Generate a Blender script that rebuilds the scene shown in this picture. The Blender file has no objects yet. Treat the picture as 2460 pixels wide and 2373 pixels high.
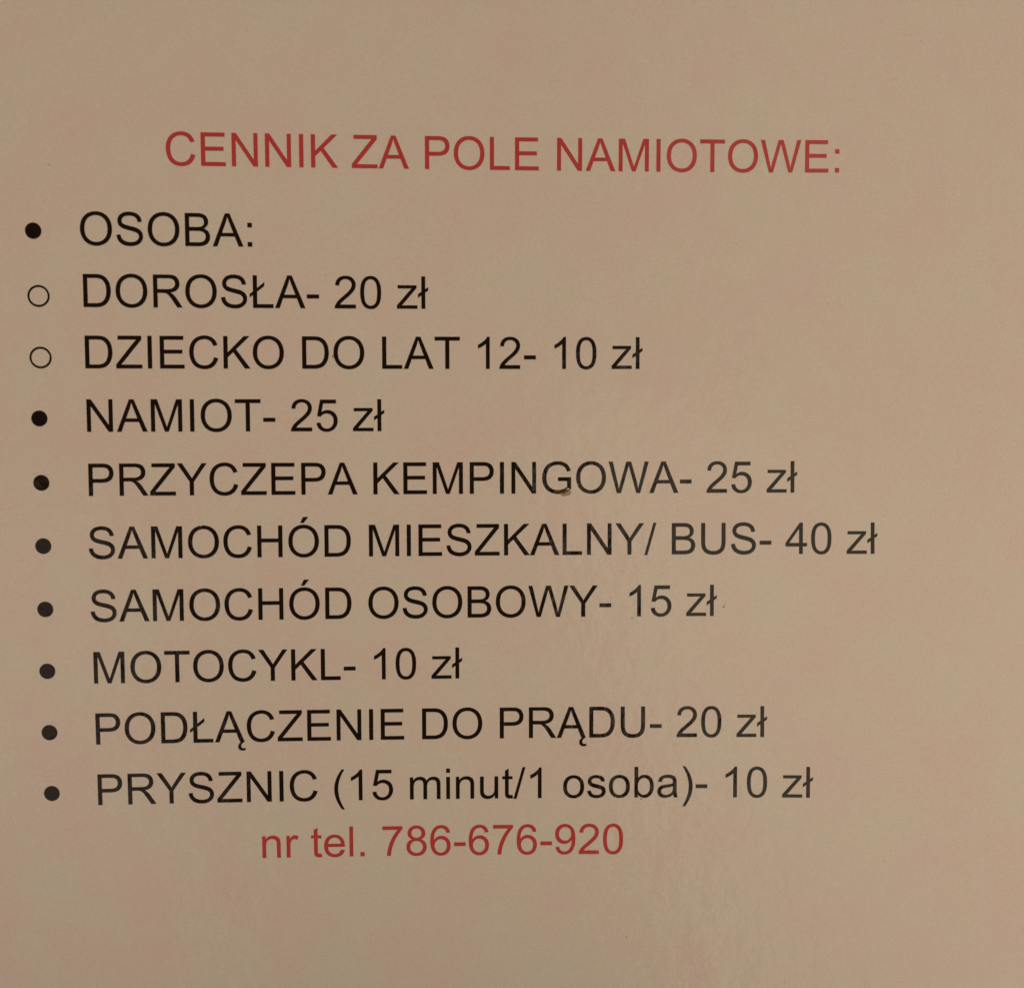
import bpy, math, random
from mathutils import Matrix, Vector

scene = bpy.context.scene
COL = scene.collection
R = math.radians

# ------------------------------------------------------------------ frame of the sheet
# Sheet coordinates: millimetres, X right, Y up, Z out of the sheet towards the viewer.
# World: metres, the sheet hangs upright on a wall that faces -Y.
HUNG = Matrix(((0.001, 0, 0, 0), (0, 0, -0.001, 0), (0, 0.001, 0, 1.5), (0, 0, 0, 1)))

def world(x, y, z=0.0):
    return HUNG @ Vector((x, y, z))

# ------------------------------------------------------------------ camera
def rot3(ax, ay, az):
    return (Matrix.Rotation(az, 4, 'Z') @ Matrix.Rotation(ay, 4, 'Y') @ Matrix.Rotation(ax, 4, 'X'))

ROT = rot3(0.053280881, 0.045509666, 0.004544473)
TR = Matrix.Translation((-66.915115, 38.992991, -192.749420))
to_sheet = (TR @ ROT).inverted()                    # camera frame -> sheet frame (mm)
cam_data = bpy.data.cameras.new('camera')
cam = bpy.data.objects.new('camera', cam_data)
COL.objects.link(cam)
loc = to_sheet.translation
rot_s = to_sheet.to_3x3()
axes = Matrix(((1, 0, 0), (0, 0, -1), (0, 1, 0)))
cam.matrix_world = Matrix.Translation(world(*loc)) @ (axes @ rot_s).to_4x4()
cam_data.sensor_fit = 'HORIZONTAL'
cam_data.angle = R(45)
cam_data.dof.use_dof = True
cam_data.dof.focus_distance = 0.204
cam_data.dof.aperture_fstop = 20
cam_data.clip_start = 0.005
cam_data.clip_end = 50
scene.camera = cam

# ------------------------------------------------------------------ world, lamps, exposure
w = bpy.data.worlds.new("World")
scene.world = w
w.use_nodes = True
w.node_tree.nodes['Background'].inputs['Color'].default_value = (1.0, 0.72, 0.48, 1)
w.node_tree.nodes['Background'].inputs['Strength'].default_value = 0.05

def area_lamp(name, x0, x1, y0, y1, d, radiance, colour, aim=None):
    """A soft lamp spanning x0..x1, y0..y1 (mm, sheet axes), d mm in front of the sheet."""
    ld = bpy.data.lights.new(name, 'AREA')
    ld.shape = 'RECTANGLE'
    ld.size = (x1 - x0) / 1000
    ld.size_y = (y1 - y0) / 1000
    ld.color = colour
    ld.energy = radiance * ld.size * ld.size_y * math.pi
    o = bpy.data.objects.new(name, ld)
    COL.objects.link(o)
    o.location = world((x0 + x1) / 2, (y0 + y1) / 2, d)
    target = world(*(aim or ((x0 + x1) / 2, (y0 + y1) / 2, 0)))
    o.rotation_euler = (target - o.location).to_track_quat('-Z', 'Y').to_euler()
    return o

# soft glow standing to the right behind the viewer: its upright left edge mirrors in the film
area_lamp('right_glow', 128, 335, -700, -15, 500, 0.80, (1.0, 0.86, 0.63))
for x0, x1, rad in ((150, 178, 0.15), (178, 206, 0.3), (206, 234, 0.45), (234, 335, 0.6)):
    area_lamp('upper_right_glow', x0, x1, -14, 380, 500, rad, (1.0, 0.86, 0.63))
# faint glow low on the left
area_lamp('left_glow', -1600, -185, -1500, -150, 1000, 0.42, (1.0, 0.78, 0.68))
# warm ceiling lamp, too high to mirror in the sheet
area_lamp('ceiling_lamp', -1000, 300, 1300, 2000, 1000, 11.4, (1.0, 0.68, 0.47), aim=(60, -120, 0))

scene.view_settings.view_transform = 'Standard'
scene.view_settings.look = 'None'
scene.view_settings.exposure = 0
scene.view_settings.gamma = 1

# ------------------------------------------------------------------ sheet surface
PX0, PX1, PY0, PY1 = -38.0, 172.0, -255.0, 42.0      # A4 page
COEF = (2.011727, -2.509010, 0.423907, 0.955852, -0.734531, 0.966830, 1.579146, 0.322970, 0.472015, -0.437411)

def soft(t, lim=1.2, room=0.3):
    if abs(t) <= lim:
        return t
    return math.copysign(lim + room * math.tanh((abs(t) - lim) / room), t)

def bulge(x, y):
    """how far the slightly buckled film stands off, in mm"""
    u = soft((x - 75) / 75)
    v = soft((y + 40) / 75)
    b = (u*u, u*v, v*v, u**3, u*u*v, u*v*v, v**3, u**4, u*u*v*v, v**4)
    return sum(c * k for c, k in zip(COEF, b))

def normal_at(x, y):
    e = 0.25
    n = Vector((-(bulge(x+e, y) - bulge(x-e, y)) / (2*e), -(bulge(x, y+e) - bulge(x, y-e)) / (2*e), 1))
    return (HUNG.to_3x3() @ n).normalized()

def link(name, verts, faces, material, parent=None, label=None, on_sheet=True, smooth=True):
    """verts are in sheet mm; local coordinates are the sheet's, in metres"""
    me = bpy.data.meshes.new(name)
    me.from_pydata([world(*v) - world(0, 0, 0) for v in verts], [], faces)
    me.update()
    me.materials.append(material)
    if smooth:
        me.shade_smooth()
    if on_sheet:
        me.normals_split_custom_set_from_vertices([normal_at(v[0], v[1]) for v in verts])
    o = bpy.data.objects.new(name, me)
    COL.objects.link(o)
    if parent is not None:
        o.parent = parent
    if label:
        o['label'] = label
    return o

# ------------------------------------------------------------------ materials
def film_material(name, rgb, mottle=0.0, fibre=0.0, rough=0.55, under_spec=0.0, coat=1.0, ink=False):
    m = bpy.data.materials.new(name)
    m.use_nodes = True
    nt = m.node_tree
    N, L = nt.nodes, nt.links
    b = N['Principled BSDF']
    tc = N.new('ShaderNodeTexCoord')
    base = N.new('ShaderNodeRGB')
    base.outputs[0].default_value = (*rgb, 1)
    src = base.outputs[0]
    if mottle:
        # faint tinted reflections and camera blotches painted into the paper, patches of 10-20 mm
        n1 = N.new('ShaderNodeTexNoise')
        n1.inputs['Scale'].default_value = 80
        n1.inputs['Detail'].default_value = 4
        n1.inputs['Roughness'].default_value = 0.6
        L.new(tc.outputs['Object'], n1.inputs['Vector'])
        r1 = N.new('ShaderNodeValToRGB')
        r1.color_ramp.elements[0].position = 0.35
        r1.color_ramp.elements[0].color = (1.0, 1 - mottle, 1 - mottle * 0.8, 1)
        r1.color_ramp.elements[1].position = 0.65
        r1.color_ramp.elements[1].color = (1 - mottle * 0.7, 1.0, 1 - mottle * 0.5, 1)
        L.new(n1.outputs['Fac'], r1.inputs['Fac'])
        mx = N.new('ShaderNodeMix'); mx.data_type = 'RGBA'; mx.blend_type = 'MULTIPLY'
        mx.inputs['Factor'].default_value = 1
        L.new(src, mx.inputs['A']); L.new(r1.outputs['Color'], mx.inputs['B'])
        src = mx.outputs['Result']
    if fibre:
        n2 = N.new('ShaderNodeTexNoise')
        n2.inputs['Scale'].default_value = 3200
        n2.inputs['Detail'].default_value = 5
        n2.inputs['Roughness'].default_value = 0.75
        L.new(tc.outputs['Object'], n2.inputs['Vector'])
        r2 = N.new('ShaderNodeMapRange')
        r2.inputs['From Min'].default_value = 0.3
        r2.inputs['From Max'].default_value = 0.7
        r2.inputs['To Min'].default_value = 1 - fibre
        r2.inputs['To Max'].default_value = 1 + (0 if ink else fibre * 0.5)
        L.new(n2.outputs['Fac'], r2.inputs['Value'])
        vm = N.new('ShaderNodeVectorMath'); vm.operation = 'SCALE'
        L.new(src, vm.inputs[0]); L.new(r2.outputs['Result'], vm.inputs['Scale'])
        src = vm.outputs['Vector']
    L.new(src, b.inputs['Base Color'])
    b.inputs['Roughness'].default_value = rough
    b.inputs['Specular IOR Level'].default_value = under_spec
    b.inputs['Coat Weight'].default_value = coat
    b.inputs['Coat IOR'].default_value = 1.5
    b.inputs['Coat Roughness'].default_value = 0.10
    # orange-peel relief of the heat-sealed film
    mp = N.new('ShaderNodeMapping')
    mp.inputs['Rotation'].default_value = (0, R(18), 0)
    mp.inputs['Scale'].default_value = (1.1, 1.0, 0.9)
    L.new(tc.outputs['Object'], mp.inputs['Vector'])
    n3 = N.new('ShaderNodeTexNoise')
    n3.inputs['Scale'].default_value = 600
    n3.inputs['Detail'].default_value = 3
    n3.inputs['Roughness'].default_value = 0.55
    n3.inputs['Distortion'].default_value = 0.6
    L.new(mp.outputs['Vector'], n3.inputs['Vector'])
    n4 = N.new('ShaderNodeTexNoise')
    n4.inputs['Scale'].default_value = 190
    n4.inputs['Detail'].default_value = 2
    L.new(mp.outputs['Vector'], n4.inputs['Vector'])
    b1 = N.new('ShaderNodeBump')
    b1.inputs['Strength'].default_value = 1.0
    b1.inputs['Distance'].default_value = 0.00006
    L.new(n3.outputs['Fac'], b1.inputs['Height'])
    b2 = N.new('ShaderNodeBump')
    b2.inputs['Strength'].default_value = 1.0
    b2.inputs['Distance'].default_value = 0.00013
    L.new(n4.outputs['Fac'], b2.inputs['Height'])
    L.new(b2.outputs['Normal'], b1.inputs['Normal'])
    L.new(b1.outputs['Normal'], b.inputs['Coat Normal'])
    return m

M_PAPER = film_material('laminated_paper', (0.80, 0.80, 0.77), mottle=0.06, fibre=0.11)
M_BLACK = film_material('black_ink', (0.018, 0.011, 0.007), fibre=0.5, ink=True)
M_RED = film_material('red_ink', (0.58, 0.075, 0.08), fibre=0.10, ink=True)
M_GRIME = film_material('grime', (0.25, 0.18, 0.13), fibre=0.2)
M_PALE = film_material('pale_speck_and_glint', (0.92, 0.88, 0.82), fibre=0.1)  # pale specks, and the highlight painted on the flake
M_FAINT = film_material('faint_smudge', (0.67, 0.61, 0.54), fibre=0.1)
M_FLAKE = film_material('torn_film', (0.46, 0.38, 0.27), fibre=0.35, coat=0.3)
M_WORN_GLINT = film_material('worn_ink_and_glint', (0.15, 0.11, 0.055), fibre=0.5, coat=0.4)  # rubbed print, and the highlight painted on the O

def plain(name, rgb, rough, bump=0.0, scale=40, transmission=0.0):
    m = bpy.data.materials.new(name)
    m.use_nodes = True
    nt = m.node_tree
    b = nt.nodes['Principled BSDF']
    b.inputs['Roughness'].default_value = rough
    b.inputs['Transmission Weight'].default_value = transmission
    n = nt.nodes.new('ShaderNodeTexNoise')
    n.inputs['Scale'].default_value = scale
    n.inputs['Detail'].default_value = 6
    r = nt.nodes.new('ShaderNodeValToRGB')
    r.color_ramp.elements[0].color = (*[c * 0.88 for c in rgb], 1)
    r.color_ramp.elements[1].color = (*rgb, 1)
    nt.links.new(n.outputs['Fac'], r.inputs['Fac'])
    nt.links.new(r.outputs['Color'], b.inputs['Base Color'])
    if bump:
        bm = nt.nodes.new('ShaderNodeBump')
        bm.inputs['Distance'].default_value = bump
        nt.links.new(n.outputs['Fac'], bm.inputs['Height'])
        nt.links.new(bm.outputs['Normal'], b.inputs['Normal'])
    return m

# ------------------------------------------------------------------ wall behind, then the sheet
def build_wall():
    me = bpy.data.meshes.new('wall')
    y0, y1 = 0.0045, 0.12
    x0, x1, z0, z1 = -1.2, 1.35, 0.4, 2.6
    vs = [(x, y, z) for x in (x0, x1) for y in (y0, y1) for z in (z0, z1)]
    fs = [(0, 4, 5, 1), (2, 3, 7, 6), (0, 1, 3, 2), (4, 6, 7, 5), (1, 5, 7, 3), (0, 2, 6, 4)]
    me.from_pydata(vs, [], fs)
    me.update()
    me.materials.append(plain('painted_plaster', (0.42, 0.36, 0.29), 0.8, 0.0006, 60))
    o = bpy.data.objects.new('wall', me)
    COL.objects.link(o)
    o['kind'] = 'structure'
    o['label'] = 'plain painted wall behind the notice'
build_wall()

notice = bpy.data.objects.new('price_list', None)
notice.empty_display_size = 0.02
COL.objects.link(notice)
notice.location = world(0, 0, 0)
notice['label'] = 'laminated white sheet printed with campsite prices in black and red capitals'
notice['category'] = 'notice'

def build_paper():
    step = 1.5
    nx = int(round((PX1 - PX0) / step)); ny = int(round((PY1 - PY0) / step))
    T = 0.25
    vs, fs = [], []
    xs = [PX0 + (PX1 - PX0) * i / nx for i in range(nx + 1)]
    ys = [PY0 + (PY1 - PY0) * j / ny for j in range(ny + 1)]
    for y in ys:
        for x in xs:
            vs.append((x, y, bulge(x, y)))
    for j in range(ny):
        for i in range(nx):
            a = j * (nx + 1) + i
            fs.append((a, a + 1, a + nx + 2, a + nx + 1))
    # back and edges
    k = len(vs)
    ring = [(i, 0) for i in range(nx)] + [(nx, j) for j in range(ny)] + [(i, ny) for i in range(nx, 0, -1)] + [(0, j) for j in range(ny, 0, -1)]
    for i, j in ring:
        x, y = xs[i], ys[j]
        vs.append((x, y, bulge(x, y) - T))
    n = len(ring)
    for q in range(n):
        i, j = ring[q]; i2, j2 = ring[(q + 1) % n]
        a = j * (nx + 1) + i; b = j2 * (nx + 1) + i2
        fs.append((b, a, k + q, k + (q + 1) % n))
    return link('paper', vs, fs, M_PAPER, notice)
paper = build_paper()

def build_rim():
    """clear welded edge of the film around the page"""
    vs, fs = [], []
    W_, G = 5.0, 0.02
    corners = [(PX0, PY0), (PX1, PY0), (PX1, PY1), (PX0, PY1)]
    signs = [(-1, -1), (1, -1), (1, 1), (-1, 1)]
    pts = []
    for c in range(4):
        a, b = corners[c], corners[(c + 1) % 4]
        for t in range(40):
            f = t / 40
            x = a[0] + (b[0] - a[0]) * f; y = a[1] + (b[1] - a[1]) * f
            cx, cy = (PX0 + PX1) / 2, (PY0 + PY1) / 2
            hx, hy = (PX1 - PX0) / 2, (PY1 - PY0) / 2
            pts.append((x, y, cx + (x - cx) * (hx + W_) / hx, cy + (y - cy) * (hy + W_) / hy,
                        cx + (x - cx) * (hx + G) / hx, cy + (y - cy) * (hy + G) / hy))
    n = len(pts)
    for p in pts:
        z = bulge(p[0], p[1])
        vs += [(p[4], p[5], z), (p[2], p[3], z), (p[2], p[3], z - 0.2), (p[4], p[5], z - 0.2)]
    for q in range(n):
        a, b = 4 * q, 4 * ((q + 1) % n)
        for e in range(4):
            e2 = (e + 1) % 4
            fs.append((a + e, a + e2, b + e2, b + e))
    return link('film_edge', vs, fs, plain('clear_film', (0.9, 0.9, 0.88), 0.12, transmission=0.9), notice, on_sheet=False, smooth=False)
build_rim()

# ------------------------------------------------------------------ letter outlines (2048 units per em)
GLYPHS = {
'A': (1366, "M-3 0 L560 1466 H769 L1369 0 H1148 L977 444 H364 L203 0 Z M420 602 H917 L764 1008 Q694 1193 660 1312 Q632 1171 581 1032 Z"),
'Ą': (1366, "M-3 0 L560 1466 H769 L1369 0 L1342 0 Q1223 -66 1199 -170 Q1193 -260 1268 -299 Q1328 -311 1408 -281 L1387 -389 Q1320 -415 1253 -412 Q1073 -410 1049 -230 Q1052 -96 1193 0 H1148 L977 444 H364 L203 0 Z M420 602 H917 L764 1008 Q694 1193 660 1312 Q632 1171 581 1032 Z"),
'B': (1366, "M150 0 V1466 H700 Q868 1466 969.5 1421.5 Q1071 1377 1128.5 1284.5 Q1186 1192 1186 1091 Q1186 997 1135 914 Q1084 831 981 780 Q1114 741 1185.5 647 Q1257 553 1257 425 Q1257 322 1213.5 233.5 Q1170 145 1106 97 Q1042 49 945.5 24.5 Q849 0 709 0 Z M344 850 H661 Q790 850 846 867 Q920 889 957.5 940 Q995 991 995 1068 Q995 1141 960 1196.5 Q925 1252 860 1272.5 Q795 1293 637 1293 H344 Z M344 173 H709 Q803 173 841 180 Q908 192 953 220 Q998 248 1027 301.5 Q1056 355 1056 425 Q1056 507 1014 567.5 Q972 628 897.5 652.5 Q823 677 683 677 H344 Z"),
'C': (1479, "M1204 514 L1398 465 Q1337 226 1178.5 100.5 Q1020 -25 791 -25 Q554 -25 405.5 71.5 Q257 168 179.5 351 Q102 534 102 744 Q102 973 189.5 1143.5 Q277 1314 438.5 1402.5 Q600 1491 794 1491 Q1014 1491 1164 1379 Q1314 1267 1373 1064 L1182 1019 Q1131 1179 1034 1252 Q937 1325 790 1325 Q621 1325 507.5 1244 Q394 1163 348 1026.5 Q302 890 302 745 Q302 558 356.5 418.5 Q411 279 526 210 Q641 141 775 141 Q938 141 1051 235 Q1164 329 1204 514 Z"),
'D': (1479, "M158 0 V1466 H663 Q834 1466 924 1445 Q1050 1416 1139 1340 Q1255 1242 1312.5 1089.5 Q1370 937 1370 741 Q1370 574 1331 445 Q1292 316 1231 231.5 Q1170 147 1097.5 98.5 Q1025 50 922.5 25 Q820 0 687 0 Z M352 173 H665 Q810 173 892.5 200 Q975 227 1024 276 Q1093 345 1131.5 461.5 Q1170 578 1170 744 Q1170 974 1094.5 1097.5 Q1019 1221 911 1263 Q833 1293 660 1293 H352 Z"),
'E': (1366, "M162 0 V1466 H1222 V1293 H356 V844 H1167 V672 H356 V173 H1256 V0 Z"),
'G': (1593, "M844 575 V747 L1465 748 V204 Q1322 90 1170 32.5 Q1018 -25 858 -25 Q642 -25 465.5 67.5 Q289 160 199 335 Q109 510 109 726 Q109 940 198.5 1125.5 Q288 1311 456 1401 Q624 1491 843 1491 Q1002 1491 1130.5 1439.5 Q1259 1388 1332 1296 Q1405 1204 1443 1056 L1268 1008 Q1235 1120 1186 1184 Q1137 1248 1046 1286.5 Q955 1325 844 1325 Q711 1325 614 1284.5 Q517 1244 457.5 1178 Q398 1112 365 1033 Q309 897 309 738 Q309 542 376.5 410 Q444 278 573 214 Q702 150 847 150 Q973 150 1093 198.5 Q1213 247 1275 302 V575 Z"),
'H': (1479, "M164 0 V1466 H358 V864 H1120 V1466 H1314 V0 H1120 V691 H358 V0 Z"),
'I': (569, "M191 0 V1466 H385 V0 Z"),
'K': (1366, "M150 0 V1466 H344 V739 L1072 1466 H1335 L720 872 L1362 0 H1106 L584 742 L344 508 V0 Z"),
'L': (1139, "M150 0 V1466 H344 V173 H1066 V0 Z"),
'Ł': (1139, "M150 0 V585 L2 470 V622 L150 742 V1466 H344 V900 L670 1165 V990 L344 736 V173 H1066 V0 Z"),
'M': (1706, "M152 0 V1466 H444 L791 428 Q839 283 861 211 Q886 291 939 446 L1290 1466 H1551 V0 H1364 V1227 L938 0 H763 L339 1248 V0 Z"),
'N': (1479, "M156 0 V1466 H355 L1125 315 V1466 H1311 V0 H1112 L342 1152 V0 Z"),
'O': (1593, "M99 714 Q99 1079 295 1285.5 Q491 1492 801 1492 Q1004 1492 1167 1395 Q1330 1298 1415.5 1124.5 Q1501 951 1501 731 Q1501 508 1411 332 Q1321 156 1156 65.5 Q991 -25 800 -25 Q593 -25 430 75 Q267 175 183 348 Q99 521 99 714 Z M299 711 Q299 446 441.5 293.5 Q584 141 799 141 Q1018 141 1159.5 295 Q1301 449 1301 732 Q1301 911 1240.5 1044.5 Q1180 1178 1063.5 1251.5 Q947 1325 802 1325 Q596 1325 447.5 1183.5 Q299 1042 299 711 Z"),
'P': (1366, "M158 0 V1466 H711 Q857 1466 934 1452 Q1042 1434 1115 1383.5 Q1188 1333 1232.5 1242 Q1277 1151 1277 1042 Q1277 855 1158 725.5 Q1039 596 728 596 H352 V0 Z M352 769 H731 Q919 769 998 839 Q1077 909 1077 1036 Q1077 1128 1030.5 1193.5 Q984 1259 908 1280 Q859 1293 727 1293 H352 Z"),
'R': (1479, "M161 0 V1466 H811 Q1007 1466 1109 1426.5 Q1211 1387 1272 1287 Q1333 1187 1333 1066 Q1333 910 1232 803 Q1131 696 920 667 Q997 630 1037 594 Q1122 516 1198 399 L1453 0 H1209 L1015 305 Q930 437 875 507 Q820 577 776.5 605 Q733 633 688 644 Q655 651 580 651 H355 V0 Z M355 819 H772 Q905 819 980 846.5 Q1055 874 1094 934.5 Q1133 995 1133 1066 Q1133 1170 1057.5 1237 Q982 1304 819 1304 H355 Z"),
'S': (1366, "M92 471 L275 487 Q288 377 335.5 306.5 Q383 236 483 192.5 Q583 149 708 149 Q819 149 904 182 Q989 215 1030.5 272.5 Q1072 330 1072 398 Q1072 467 1032 518.5 Q992 570 900 605 Q841 628 639 676.5 Q437 725 356 768 Q251 823 199.5 904.5 Q148 986 148 1087 Q148 1198 211 1294.5 Q274 1391 395 1441 Q516 1491 664 1491 Q827 1491 951.5 1438.5 Q1076 1386 1143 1284 Q1210 1182 1215 1053 L1029 1039 Q1014 1178 927.5 1249 Q841 1320 672 1320 Q496 1320 415.5 1255.5 Q335 1191 335 1100 Q335 1021 392 970 Q448 919 684.5 865.5 Q921 812 1009 772 Q1137 713 1198 622.5 Q1259 532 1259 414 Q1259 297 1192 193.5 Q1125 90 999.5 32.5 Q874 -25 717 -25 Q518 -25 383.5 33 Q249 91 172.5 207.5 Q96 324 92 471 Z"),
'T': (1251, "M531 0 V1293 H48 V1466 H1210 V1293 H725 V0 Z"),
'U': (1479, "M1120 1466 H1314 V619 Q1314 398 1264 268 Q1214 138 1083.5 56.5 Q953 -25 741 -25 Q535 -25 404 46 Q273 117 217 251.5 Q161 386 161 619 V1466 H355 V620 Q355 429 390.5 338.5 Q426 248 512.5 199 Q599 150 724 150 Q938 150 1029 247 Q1120 344 1120 620 Z"),
'W': (1933, "M414 0 L25 1466 H224 L447 505 Q483 354 509 205 Q565 440 575 476 L854 1466 H1088 L1298 724 Q1377 448 1412 205 Q1440 344 1485 524 L1715 1466 H1910 L1508 0 H1321 L1012 1117 Q973 1257 966 1289 Q943 1188 923 1117 L612 0 Z"),
'Y': (1366, "M571 0 V621 L6 1466 H242 L531 1024 Q611 900 680 776 Q746 891 840 1035 L1124 1466 H1350 L765 621 V0 Z"),
'Z': (1251, "M41 0 V180 L792 1119 Q872 1219 944 1293 H126 V1466 H1176 V1293 L353 276 L264 173 H1200 V0 Z"),
'a': (1139, "M828 131 Q728 46 635.5 11 Q543 -24 437 -24 Q262 -24 168 61.5 Q74 147 74 280 Q74 358 109.5 422.5 Q145 487 202.5 526 Q260 565 332 585 Q385 599 492 612 Q710 638 813 674 Q814 711 814 721 Q814 831 763 876 Q694 937 558 937 Q431 937 370.5 892.5 Q310 848 281 735 L105 759 Q129 872 184 941.5 Q239 1011 343 1048.5 Q447 1086 584 1086 Q720 1086 805 1054 Q890 1022 930 973.5 Q970 925 986 851 Q995 805 995 685 V445 Q995 194 1006.5 127.5 Q1018 61 1052 0 H864 Q836 56 828 131 Z M813 533 Q715 493 519 465 Q408 449 362 429 Q316 409 291 370.5 Q266 332 266 285 Q266 213 320.5 165 Q375 117 480 117 Q584 117 665 162.5 Q746 208 784 287 Q813 348 813 467 Z"),
'b': (1139, "M301 0 H134 V1466 H314 V943 Q428 1086 605 1086 Q703 1086 790.5 1046.5 Q878 1007 934.5 935.5 Q991 864 1023 763 Q1055 662 1055 547 Q1055 274 920 125 Q785 -24 596 -24 Q408 -24 301 133 Z M299 539 Q299 348 351 263 Q436 124 581 124 Q699 124 785 226.5 Q871 329 871 532 Q871 740 788.5 839 Q706 938 589 938 Q471 938 385 835.5 Q299 733 299 539 Z"),
'e': (1139, "M862 342 L1048 319 Q1004 156 885 66 Q766 -24 581 -24 Q348 -24 211.5 119.5 Q75 263 75 522 Q75 790 213 938 Q351 1086 571 1086 Q784 1086 919 941 Q1054 796 1054 533 Q1054 517 1053 485 H261 Q271 310 360 217 Q449 124 582 124 Q681 124 751 176 Q821 228 862 342 Z M271 633 H864 Q852 767 796 834 Q710 938 573 938 Q449 938 364.5 855 Q280 772 271 633 Z"),
'i': (455, "M136 1259 V1466 H316 V1259 Z M136 0 V1062 H316 V0 Z"),
'l': (455, "M131 0 V1466 H311 V0 Z"),
'ł': (455, "M137 0 V604 L-20 490 V660 L137 767 V1466 H317 V891 L455 985 V835 L317 735 V0 Z"),
'm': (1706, "M135 0 V1062 H296 V913 Q346 991 429 1038.5 Q512 1086 618 1086 Q736 1086 811.5 1037 Q887 988 918 900 Q1044 1086 1246 1086 Q1404 1086 1489 998.5 Q1574 911 1574 729 V0 H1395 V669 Q1395 777 1377.5 824.5 Q1360 872 1314 901 Q1268 930 1206 930 Q1094 930 1020 855.5 Q946 781 946 617 V0 H766 V690 Q766 810 722 870 Q678 930 578 930 Q502 930 437.5 890 Q373 850 344 773 Q315 696 315 551 V0 Z"),
'n': (1139, "M135 0 V1062 H297 V911 Q414 1086 635 1086 Q731 1086 811.5 1051.5 Q892 1017 932 961 Q972 905 988 828 Q998 778 998 653 V0 H818 V646 Q818 756 797 810.5 Q776 865 722.5 897.5 Q669 930 597 930 Q482 930 398.5 857 Q315 784 315 580 V0 Z"),
'o': (1139, "M68 531 Q68 826 232 968 Q369 1086 566 1086 Q785 1086 924 942.5 Q1063 799 1063 546 Q1063 341 1001.5 223.5 Q940 106 822.5 41 Q705 -24 566 -24 Q343 -24 205.5 119 Q68 262 68 531 Z M253 531 Q253 327 342 225.5 Q431 124 566 124 Q700 124 789 226 Q878 328 878 537 Q878 734 788.5 835.5 Q699 937 566 937 Q431 937 342 836 Q253 735 253 531 Z"),
'r': (682, "M133 0 V1062 H295 V901 Q357 1014 409.5 1050 Q462 1086 525 1086 Q616 1086 710 1028 L648 861 Q582 900 516 900 Q457 900 410 864.5 Q363 829 343 766 Q313 670 313 556 V0 Z"),
's': (1024, "M63 317 L241 345 Q256 238 324.5 181 Q393 124 516 124 Q640 124 700 174.5 Q760 225 760 293 Q760 354 707 389 Q670 413 523 450 Q325 500 248.5 536.5 Q172 573 132.5 637.5 Q93 702 93 780 Q93 851 125.5 911.5 Q158 972 214 1012 Q256 1043 328.5 1064.5 Q401 1086 484 1086 Q609 1086 703.5 1050 Q798 1014 843 952.5 Q888 891 905 788 L729 764 Q717 846 659.5 892 Q602 938 497 938 Q373 938 320 897 Q267 856 267 801 Q267 766 289 738 Q311 709 358 690 Q385 680 517 644 Q708 593 783.5 560.5 Q859 528 902 466 Q945 404 945 312 Q945 222 892.5 142.5 Q840 63 741 19.5 Q642 -24 517 -24 Q310 -24 201.5 62 Q93 148 63 317 Z"),
't': (569, "M528 161 L554 2 Q478 -14 418 -14 Q320 -14 266 17 Q212 48 190 98.5 Q168 149 168 311 V922 H36 V1062 H168 V1325 L347 1433 V1062 H528 V922 H347 V301 Q347 224 356.5 202 Q366 180 387.5 167 Q409 154 449 154 Q479 154 528 161 Z"),
'u': (1139, "M831 0 V156 Q707 -24 494 -24 Q400 -24 318.5 12 Q237 48 197.5 102.5 Q158 157 142 236 Q131 289 131 404 V1062 H311 V473 Q311 332 322 283 Q339 212 394 171.5 Q449 131 530 131 Q611 131 682 172.5 Q753 214 782.5 285.5 Q812 357 812 493 V1062 H992 V0 Z"),
'z': (1024, "M40 0 V146 L716 922 Q601 916 513 916 H80 V1062 H948 V943 L373 269 L262 146 Q383 155 489 155 H980 V0 Z"),
'0': (1139, "M85 723 Q85 983 138.5 1141.5 Q192 1300 297.5 1386 Q403 1472 563 1472 Q681 1472 770 1424.5 Q859 1377 917 1287.5 Q975 1198 1008 1069.5 Q1041 941 1041 723 Q1041 465 988 306.5 Q935 148 829.5 61.5 Q724 -25 563 -25 Q351 -25 230 127 Q85 310 85 723 Z M270 723 Q270 362 354.5 242.5 Q439 123 563 123 Q687 123 771.5 243 Q856 363 856 723 Q856 1085 771.5 1204 Q687 1323 561 1323 Q437 1323 363 1218 Q270 1084 270 723 Z"),
'1': (1139, "M763 0 H583 V1147 Q518 1085 412.5 1023 Q307 961 223 930 V1104 Q374 1175 487 1276 Q600 1377 647 1472 H763 Z"),
'2': (1139, "M1031 173 V0 H62 Q60 65 83 125 Q120 224 201.5 320 Q283 416 437 542 Q676 738 760 852.5 Q844 967 844 1069 Q844 1176 767.5 1249.5 Q691 1323 568 1323 Q438 1323 360 1245 Q282 1167 281 1029 L96 1048 Q115 1255 239 1363.5 Q363 1472 572 1472 Q783 1472 906 1355 Q1029 1238 1029 1065 Q1029 977 993 892 Q957 807 873.5 713 Q790 619 596 455 Q434 319 388 270.5 Q342 222 312 173 Z"),
'4': (1139, "M662 0 V351 H26 V516 L695 1466 H842 V516 H1040 V351 H842 V0 Z M662 516 V1177 L203 516 Z"),
'5': (1139, "M85 384 L274 400 Q295 262 371.5 192.5 Q448 123 556 123 Q686 123 776 221 Q866 319 866 481 Q866 635 779.5 724 Q693 813 553 813 Q466 813 396 773.5 Q326 734 286 671 L117 693 L259 1446 H988 V1274 H403 L324 880 Q456 972 601 972 Q793 972 925 839 Q1057 706 1057 497 Q1057 298 941 153 Q800 -25 556 -25 Q356 -25 229.5 87 Q103 199 85 384 Z"),
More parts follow.
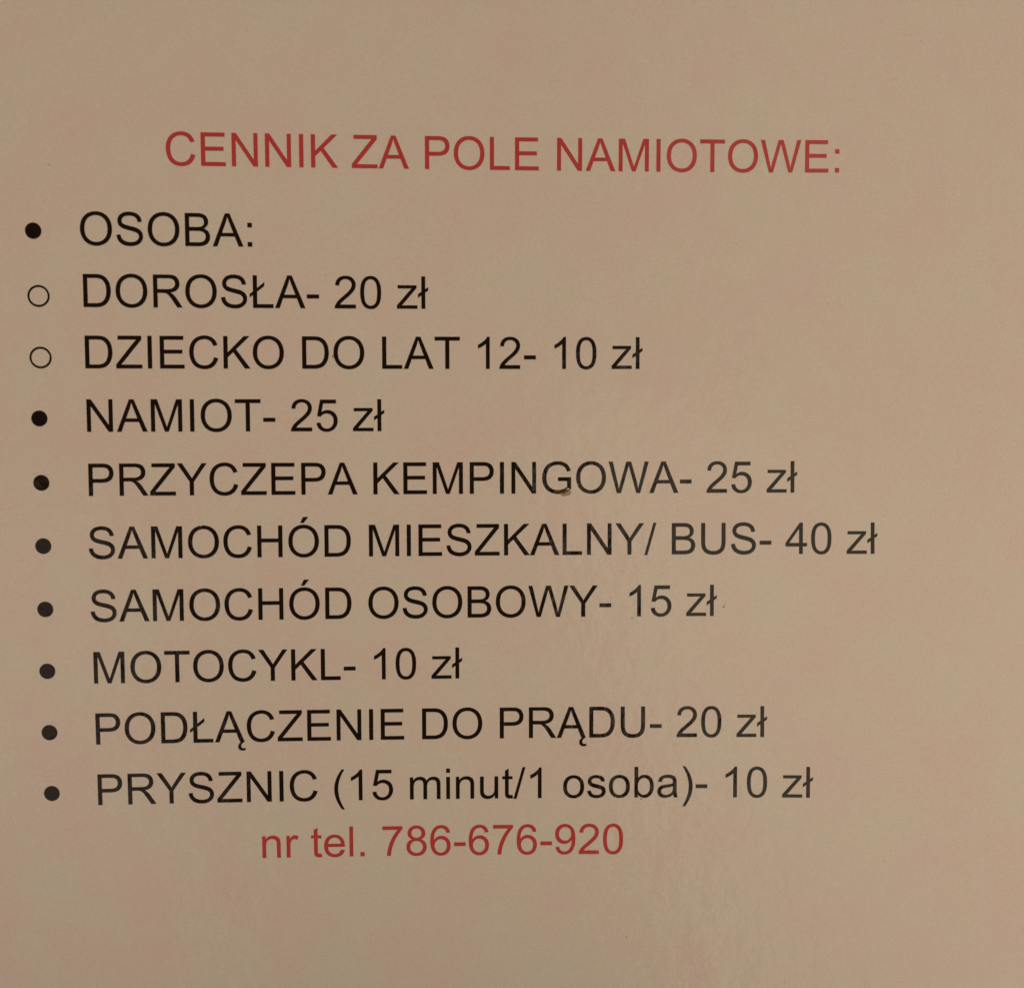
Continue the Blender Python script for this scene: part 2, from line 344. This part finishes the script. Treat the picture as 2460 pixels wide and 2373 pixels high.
'6': (1139, "M1019 1107 L840 1093 Q816 1199 772 1247 Q699 1324 592 1324 Q506 1324 441 1276 Q356 1214 307 1095 Q258 976 256 756 Q321 855 415 903 Q509 951 612 951 Q792 951 918.5 818.5 Q1045 686 1045 476 Q1045 338 985.5 219.5 Q926 101 822 38 Q718 -25 586 -25 Q361 -25 219 140.5 Q77 306 77 686 Q77 1111 234 1304 Q371 1472 603 1472 Q776 1472 886.5 1375 Q997 1278 1019 1107 Z M284 475 Q284 382 323.5 297 Q363 212 434 167.5 Q505 123 583 123 Q697 123 779 215 Q861 307 861 465 Q861 617 780 704.5 Q699 792 576 792 Q454 792 369 704.5 Q284 617 284 475 Z"),
'7': (1139, "M97 1274 V1447 H1046 V1307 Q906 1158 768.5 911 Q631 664 556 403 Q502 219 487 0 H302 Q305 173 370 418 Q435 663 556.5 890.5 Q678 1118 815 1274 Z"),
'8': (1139, "M362 795 Q250 836 196 912 Q142 988 142 1094 Q142 1254 257 1363 Q372 1472 563 1472 Q755 1472 872 1360.5 Q989 1249 989 1089 Q989 987 935.5 911.5 Q882 836 773 795 Q908 751 978.5 653 Q1049 555 1049 419 Q1049 231 916 103 Q783 -25 566 -25 Q349 -25 216 103.5 Q83 232 83 424 Q83 567 155.5 663.5 Q228 760 362 795 Z M326 1100 Q326 996 393 930 Q460 864 567 864 Q671 864 737.5 929.5 Q804 995 804 1090 Q804 1189 735.5 1256.5 Q667 1324 565 1324 Q462 1324 394 1258 Q326 1192 326 1100 Z M268 423 Q268 346 304.5 274 Q341 202 413 162.5 Q485 123 568 123 Q697 123 781 206 Q865 289 865 417 Q865 547 778.5 632 Q692 717 562 717 Q435 717 351.5 633 Q268 549 268 423 Z"),
'9': (1139, "M112 339 L285 355 Q307 233 369 178 Q431 123 528 123 Q611 123 673.5 161 Q736 199 776 262.5 Q816 326 843 434 Q870 542 870 654 Q870 666 869 690 Q815 604 721.5 550.5 Q628 497 519 497 Q337 497 211 629 Q85 761 85 977 Q85 1200 216.5 1336 Q348 1472 546 1472 Q689 1472 807.5 1395 Q926 1318 987.5 1175.5 Q1049 1033 1049 763 Q1049 482 988 315.5 Q927 149 806.5 62 Q686 -25 524 -25 Q352 -25 243 70.5 Q134 166 112 339 Z M849 986 Q849 1141 766.5 1232 Q684 1323 568 1323 Q448 1323 359 1225 Q270 1127 270 971 Q270 831 354.5 743.5 Q439 656 563 656 Q688 656 768.5 743.5 Q849 831 849 986 Z"),
'-': (682, "M65 440 V621 H618 V440 Z"),
'/': (569, "M0 -25 L425 1491 H569 L145 -25 Z"),
'(': (682, "M479 -431 Q330 -243 227 9 Q124 261 124 531 Q124 769 201 987 Q291 1240 479 1491 H608 Q487 1283 448 1194 Q387 1056 352 906 Q309 719 309 530 Q309 49 608 -431 Z"),
')': (682, "M253 -431 H124 Q423 49 423 530 Q423 718 380 903 Q346 1053 285 1191 Q246 1281 124 1491 H253 Q441 1240 531 987 Q608 769 608 531 Q608 261 504.5 9 Q401 -243 253 -431 Z"),
'.': (569, "M186 0 V205 H391 V0 Z"),
':': (569, "M185 857 V1062 H390 V857 Z M185 0 V205 H390 V0 Z"),
' ': (569, ""),
}
GLYPHS['Ó'] = (1593, GLYPHS['O'][1] + " M650 1572 L789 1850 H1026 L803 1572 Z")

def contours(path):
    import re
    out, cur, pos, cmd = [], [], (0.0, 0.0), None
    toks = re.findall(r'[MLHVQZ]|-?\d+\.?\d*', path)
    i = 0
    while i < len(toks):
        if toks[i].isalpha():
            cmd = toks[i]; i += 1
        if cmd == 'Z':
            if cur[0] == cur[-1]:
                cur.pop()
            out.append(cur); cur = []
        elif cmd == 'M':
            pos = (float(toks[i]), float(toks[i+1])); i += 2; cur = [pos]
        elif cmd == 'L':
            pos = (float(toks[i]), float(toks[i+1])); i += 2; cur.append(pos)
        elif cmd == 'H':
            pos = (float(toks[i]), pos[1]); i += 1; cur.append(pos)
        elif cmd == 'V':
            pos = (pos[0], float(toks[i])); i += 1; cur.append(pos)
        elif cmd == 'Q':
            c = (float(toks[i]), float(toks[i+1])); e = (float(toks[i+2]), float(toks[i+3])); i += 4
            for k in range(1, 6):
                t = k / 5
                cur.append(((1-t)**2*pos[0] + 2*t*(1-t)*c[0] + t*t*e[0], (1-t)**2*pos[1] + 2*t*(1-t)*c[1] + t*t*e[1]))
            pos = e
    return out

MM = 20 * 0.3528 / 2048                      # one outline unit in mm at the list's size
LIFT = 0.03                                  # print lies this far above the paper, mm

def fill(loops):
    """triangulate closed loops (with holes) -> verts, faces"""
    cu = bpy.data.curves.new('outline', 'CURVE')
    cu.dimensions = '2D'
    cu.fill_mode = 'FRONT'
    for lp in loops:
        s = cu.splines.new('POLY')
        s.points.add(len(lp) - 1)
        for p, (x, y) in zip(s.points, lp):
            p.co = (x, y, 0, 1)
        s.use_cyclic_u = True
    ob = bpy.data.objects.new('outline', cu)
    me = ob.to_mesh()
    vs = [tuple(v.co) for v in me.vertices]
    fs = [tuple(p.vertices) for p in me.polygons]
    # face towards +Z
    out = []
    for f in fs:
        a, b, c = (vs[k] for k in f[:3])
        cr = (b[0]-a[0])*(c[1]-a[1]) - (b[1]-a[1])*(c[0]-a[0])
        out.append(f if cr > 0 else tuple(reversed(f)))
    ob.to_mesh_clear()
    bpy.data.objects.remove(ob)
    bpy.data.curves.remove(cu)
    return vs, out

CACHE = {}
def glyph(ch):
    if ch not in CACHE:
        CACHE[ch] = fill(contours(GLYPHS[ch][1])) if GLYPHS[ch][1] else ([], [])
    return CACHE[ch]

def advance(text):
    return sum(GLYPHS[c][0] for c in text)

def print_text(name, text, x, y, material, parent, scale=1.0, before='', label=None):
    """print text with its pen starting after the text `before`, which starts at x, y (mm)"""
    k = MM * scale
    pen = advance(before)
    vs, fs = [], []
    for ch in text:
        gv, gf = glyph(ch)
        n = len(vs)
        for p in gv:
            X = x + (pen + p[0]) * k; Y = y + p[1] * k
            vs.append((X, Y, bulge(X, Y) + LIFT))
        fs += [tuple(i + n for i in f) for f in gf]
        pen += GLYPHS[ch][0]
    return link(name, vs, fs, material, parent, label)

def disc(name, cx, cy, r, material, parent, inner=0.0, label=None, segs=40):
    vs, fs = [], []
    for k in range(segs):
        a = 2 * math.pi * k / segs
        X, Y = cx + r * math.cos(a), cy + r * math.sin(a)
        vs.append((X, Y, bulge(X, Y) + LIFT))
        if inner:
            X, Y = cx + inner * math.cos(a), cy + inner * math.sin(a)
            vs.append((X, Y, bulge(X, Y) + LIFT))
    if inner:
        for k in range(segs):
            a, b = 2*k, 2*((k+1) % segs)
            fs.append((a, b, b + 1, a + 1))
    else:
        fs.append(tuple(range(segs)))
    return link(name, vs, fs, material, parent, label)

# ------------------------------------------------------------------ the printed lines
print_text('heading', 'CENNIK ZA POLE NAMIOTOWE:', 13.240, 11.667, M_RED, notice, 0.99859,
           label='red heading CENNIK ZA POLE NAMIOTOWE:')
ITEMS = [
    ('OSOBA:', '', 'dot', -0.560),
    ('DOROSŁA- ', '20 zł', 'ring', -9.999),
    ('DZIECKO DO LAT 12- ', '10 zł', 'ring', -19.425),
    ('NAMIOT- ', '25 zł', 'dot', -29.260),
    ('PRZYCZEPA KEMPINGOWA- ', '25 zł', 'dot', -39.275),
    ('SAMOCHÓD MIESZKALNY/ BUS- ', '40 zł', 'dot', -49.189),
    ('SAMOCHÓD OSOBOWY- ', '15 zł', 'dot', -59.188),
    ('MOTOCYKL- ', '10 zł', 'dot', -69.058),
    ('PODŁĄCZENIE DO PRĄDU- ', '20 zł', 'dot', -78.942),
    ('PRYSZNIC (15 minut/1 osoba)- ', '10 zł', 'dot', -88.872),
]
for words, price, mark, y in ITEMS:
    full = (words + price).strip()
    line = print_text('list_item', words, 0.0, y, M_BLACK, notice, label='black printed line ' + full)
    if price:
        print_text('price', price, 0.0, y, M_BLACK, line, before=words)
    if mark == 'dot':
        disc('bullet', -6.637, y + 2.092, 1.23, M_BLACK, line)
    else:
        disc('bullet', -6.166, y + 1.646, 1.67, M_BLACK, line, inner=1.36, label='hollow ring bullet')
print_text('phone_line', 'nr tel. 786-676-920', 25.873, -98.276, M_RED, notice, 0.99634,
           label='red printed line nr tel. 786-676-920')

# ------------------------------------------------------------------ wear on the film, and painted glints
def patch(name, pts, material, lift=0.06, label=None):
    vs = [(x, y, bulge(x, y) + lift) for x, y in pts]
    area = sum(pts[i][0]*pts[(i+1) % len(pts)][1] - pts[(i+1) % len(pts)][0]*pts[i][1] for i in range(len(pts)))
    f = tuple(range(len(pts)))
    return link(name, vs, [f if area > 0 else tuple(reversed(f))], material, notice, label)

patch('worn_patch', [(73.553, -38.99), (74.116, -38.869), (74.731, -38.913), (75.192, -38.874), (74.885, -39.098), (74.218, -39.136), (73.706, -39.113)], M_WORN_GLINT, 0.05)
patch('film_flake', [(74.608, -39.26), (75.038, -39.139), (75.366, -38.957), (75.653, -38.672), (75.807, -38.498), (76.217, -38.592), (76.35, -38.93), (76.32, -39.237), (76.012, -39.492), (75.448, -39.643), (74.885, -39.61)], M_FLAKE, 0.07,
      label='small tan flake torn off the foot of the letter G')
patch('worn_patch', [(74.80, -39.30), (75.02, -39.10), (75.40, -38.86), (75.74, -38.66), (76.05, -38.70), (76.00, -38.86), (75.60, -39.10), (75.25, -39.32)], M_WORN_GLINT, 0.09)
patch('painted_glint', [(75.704, -38.518), (75.981, -38.448), (76.125, -38.592), (75.909, -38.632), (75.653, -38.733)], M_PALE, 0.09)  # light highlight at the top of the flake, painted as a pale patch
patch('painted_glint', [(77.396, -37.758), (77.652, -37.657), (77.827, -37.944), (77.652, -38.066), (77.447, -37.943)], M_WORN_GLINT, 0.07)  # tiny highlight on the letter O, painted as a brownish patch

rng = random.Random(7)
def speck(x, y, rx, ry, turn, material):
    pts = []
    for k in range(9):
        a = 2 * math.pi * k / 9
        q = rng.uniform(0.7, 1.2)
        u, v = rx * q * math.cos(a), ry * q * math.sin(a)
        pts.append((x + u * math.cos(turn) - v * math.sin(turn), y + u * math.sin(turn) + v * math.cos(turn)))
    patch('speck', pts, material, 0.055)
for s in [
    (101.10, -57.72, 0.20, 0.11, 0.5, M_GRIME), (101.19, -57.42, 0.05, 0.10, 0.3, M_GRIME),
    (52.16, -26.79, 0.14, 0.07, -0.8, M_FAINT), (39.94, -40.17, 0.20, 0.045, 0.9, M_FAINT),
    (38.63, -17.48, 0.30, 0.07, 1.0, M_GRIME), (65.05, -32.39, 0.10, 0.07, 0, M_FAINT),
    (144.17, -2.26, 0.30, 0.05, 0.5, M_FAINT), (127.19, -99.20, 0.22, 0.11, -0.7, M_FAINT),
    (85.58, -112.40, 0.12, 0.10, 0.4, M_GRIME), (37.25, -109.02, 0.20, 0.11, 0.6, M_PALE),
    (87.84, -89.12, 0.13, 0.08, 0, M_GRIME), (51.31, -102.67, 0.10, 0.08, 0, M_FAINT),
    (37.68, -4.78, 0.12, 0.10, 0, M_FAINT), (-3.98, 11.54, 0.16, 0.10, 0.3, M_FAINT),
    (131.61, 32.06, 0.16, 0.14, 0, M_FAINT), (86.17, -59.40, 0.20, 0.08, 0.2, M_FAINT),
    (17.72, -44.12, 0.14, 0.10, 0.7, M_FAINT), (125.55, -75.17, 0.16, 0.10, 0, M_PALE),
]:
    speck(*s)
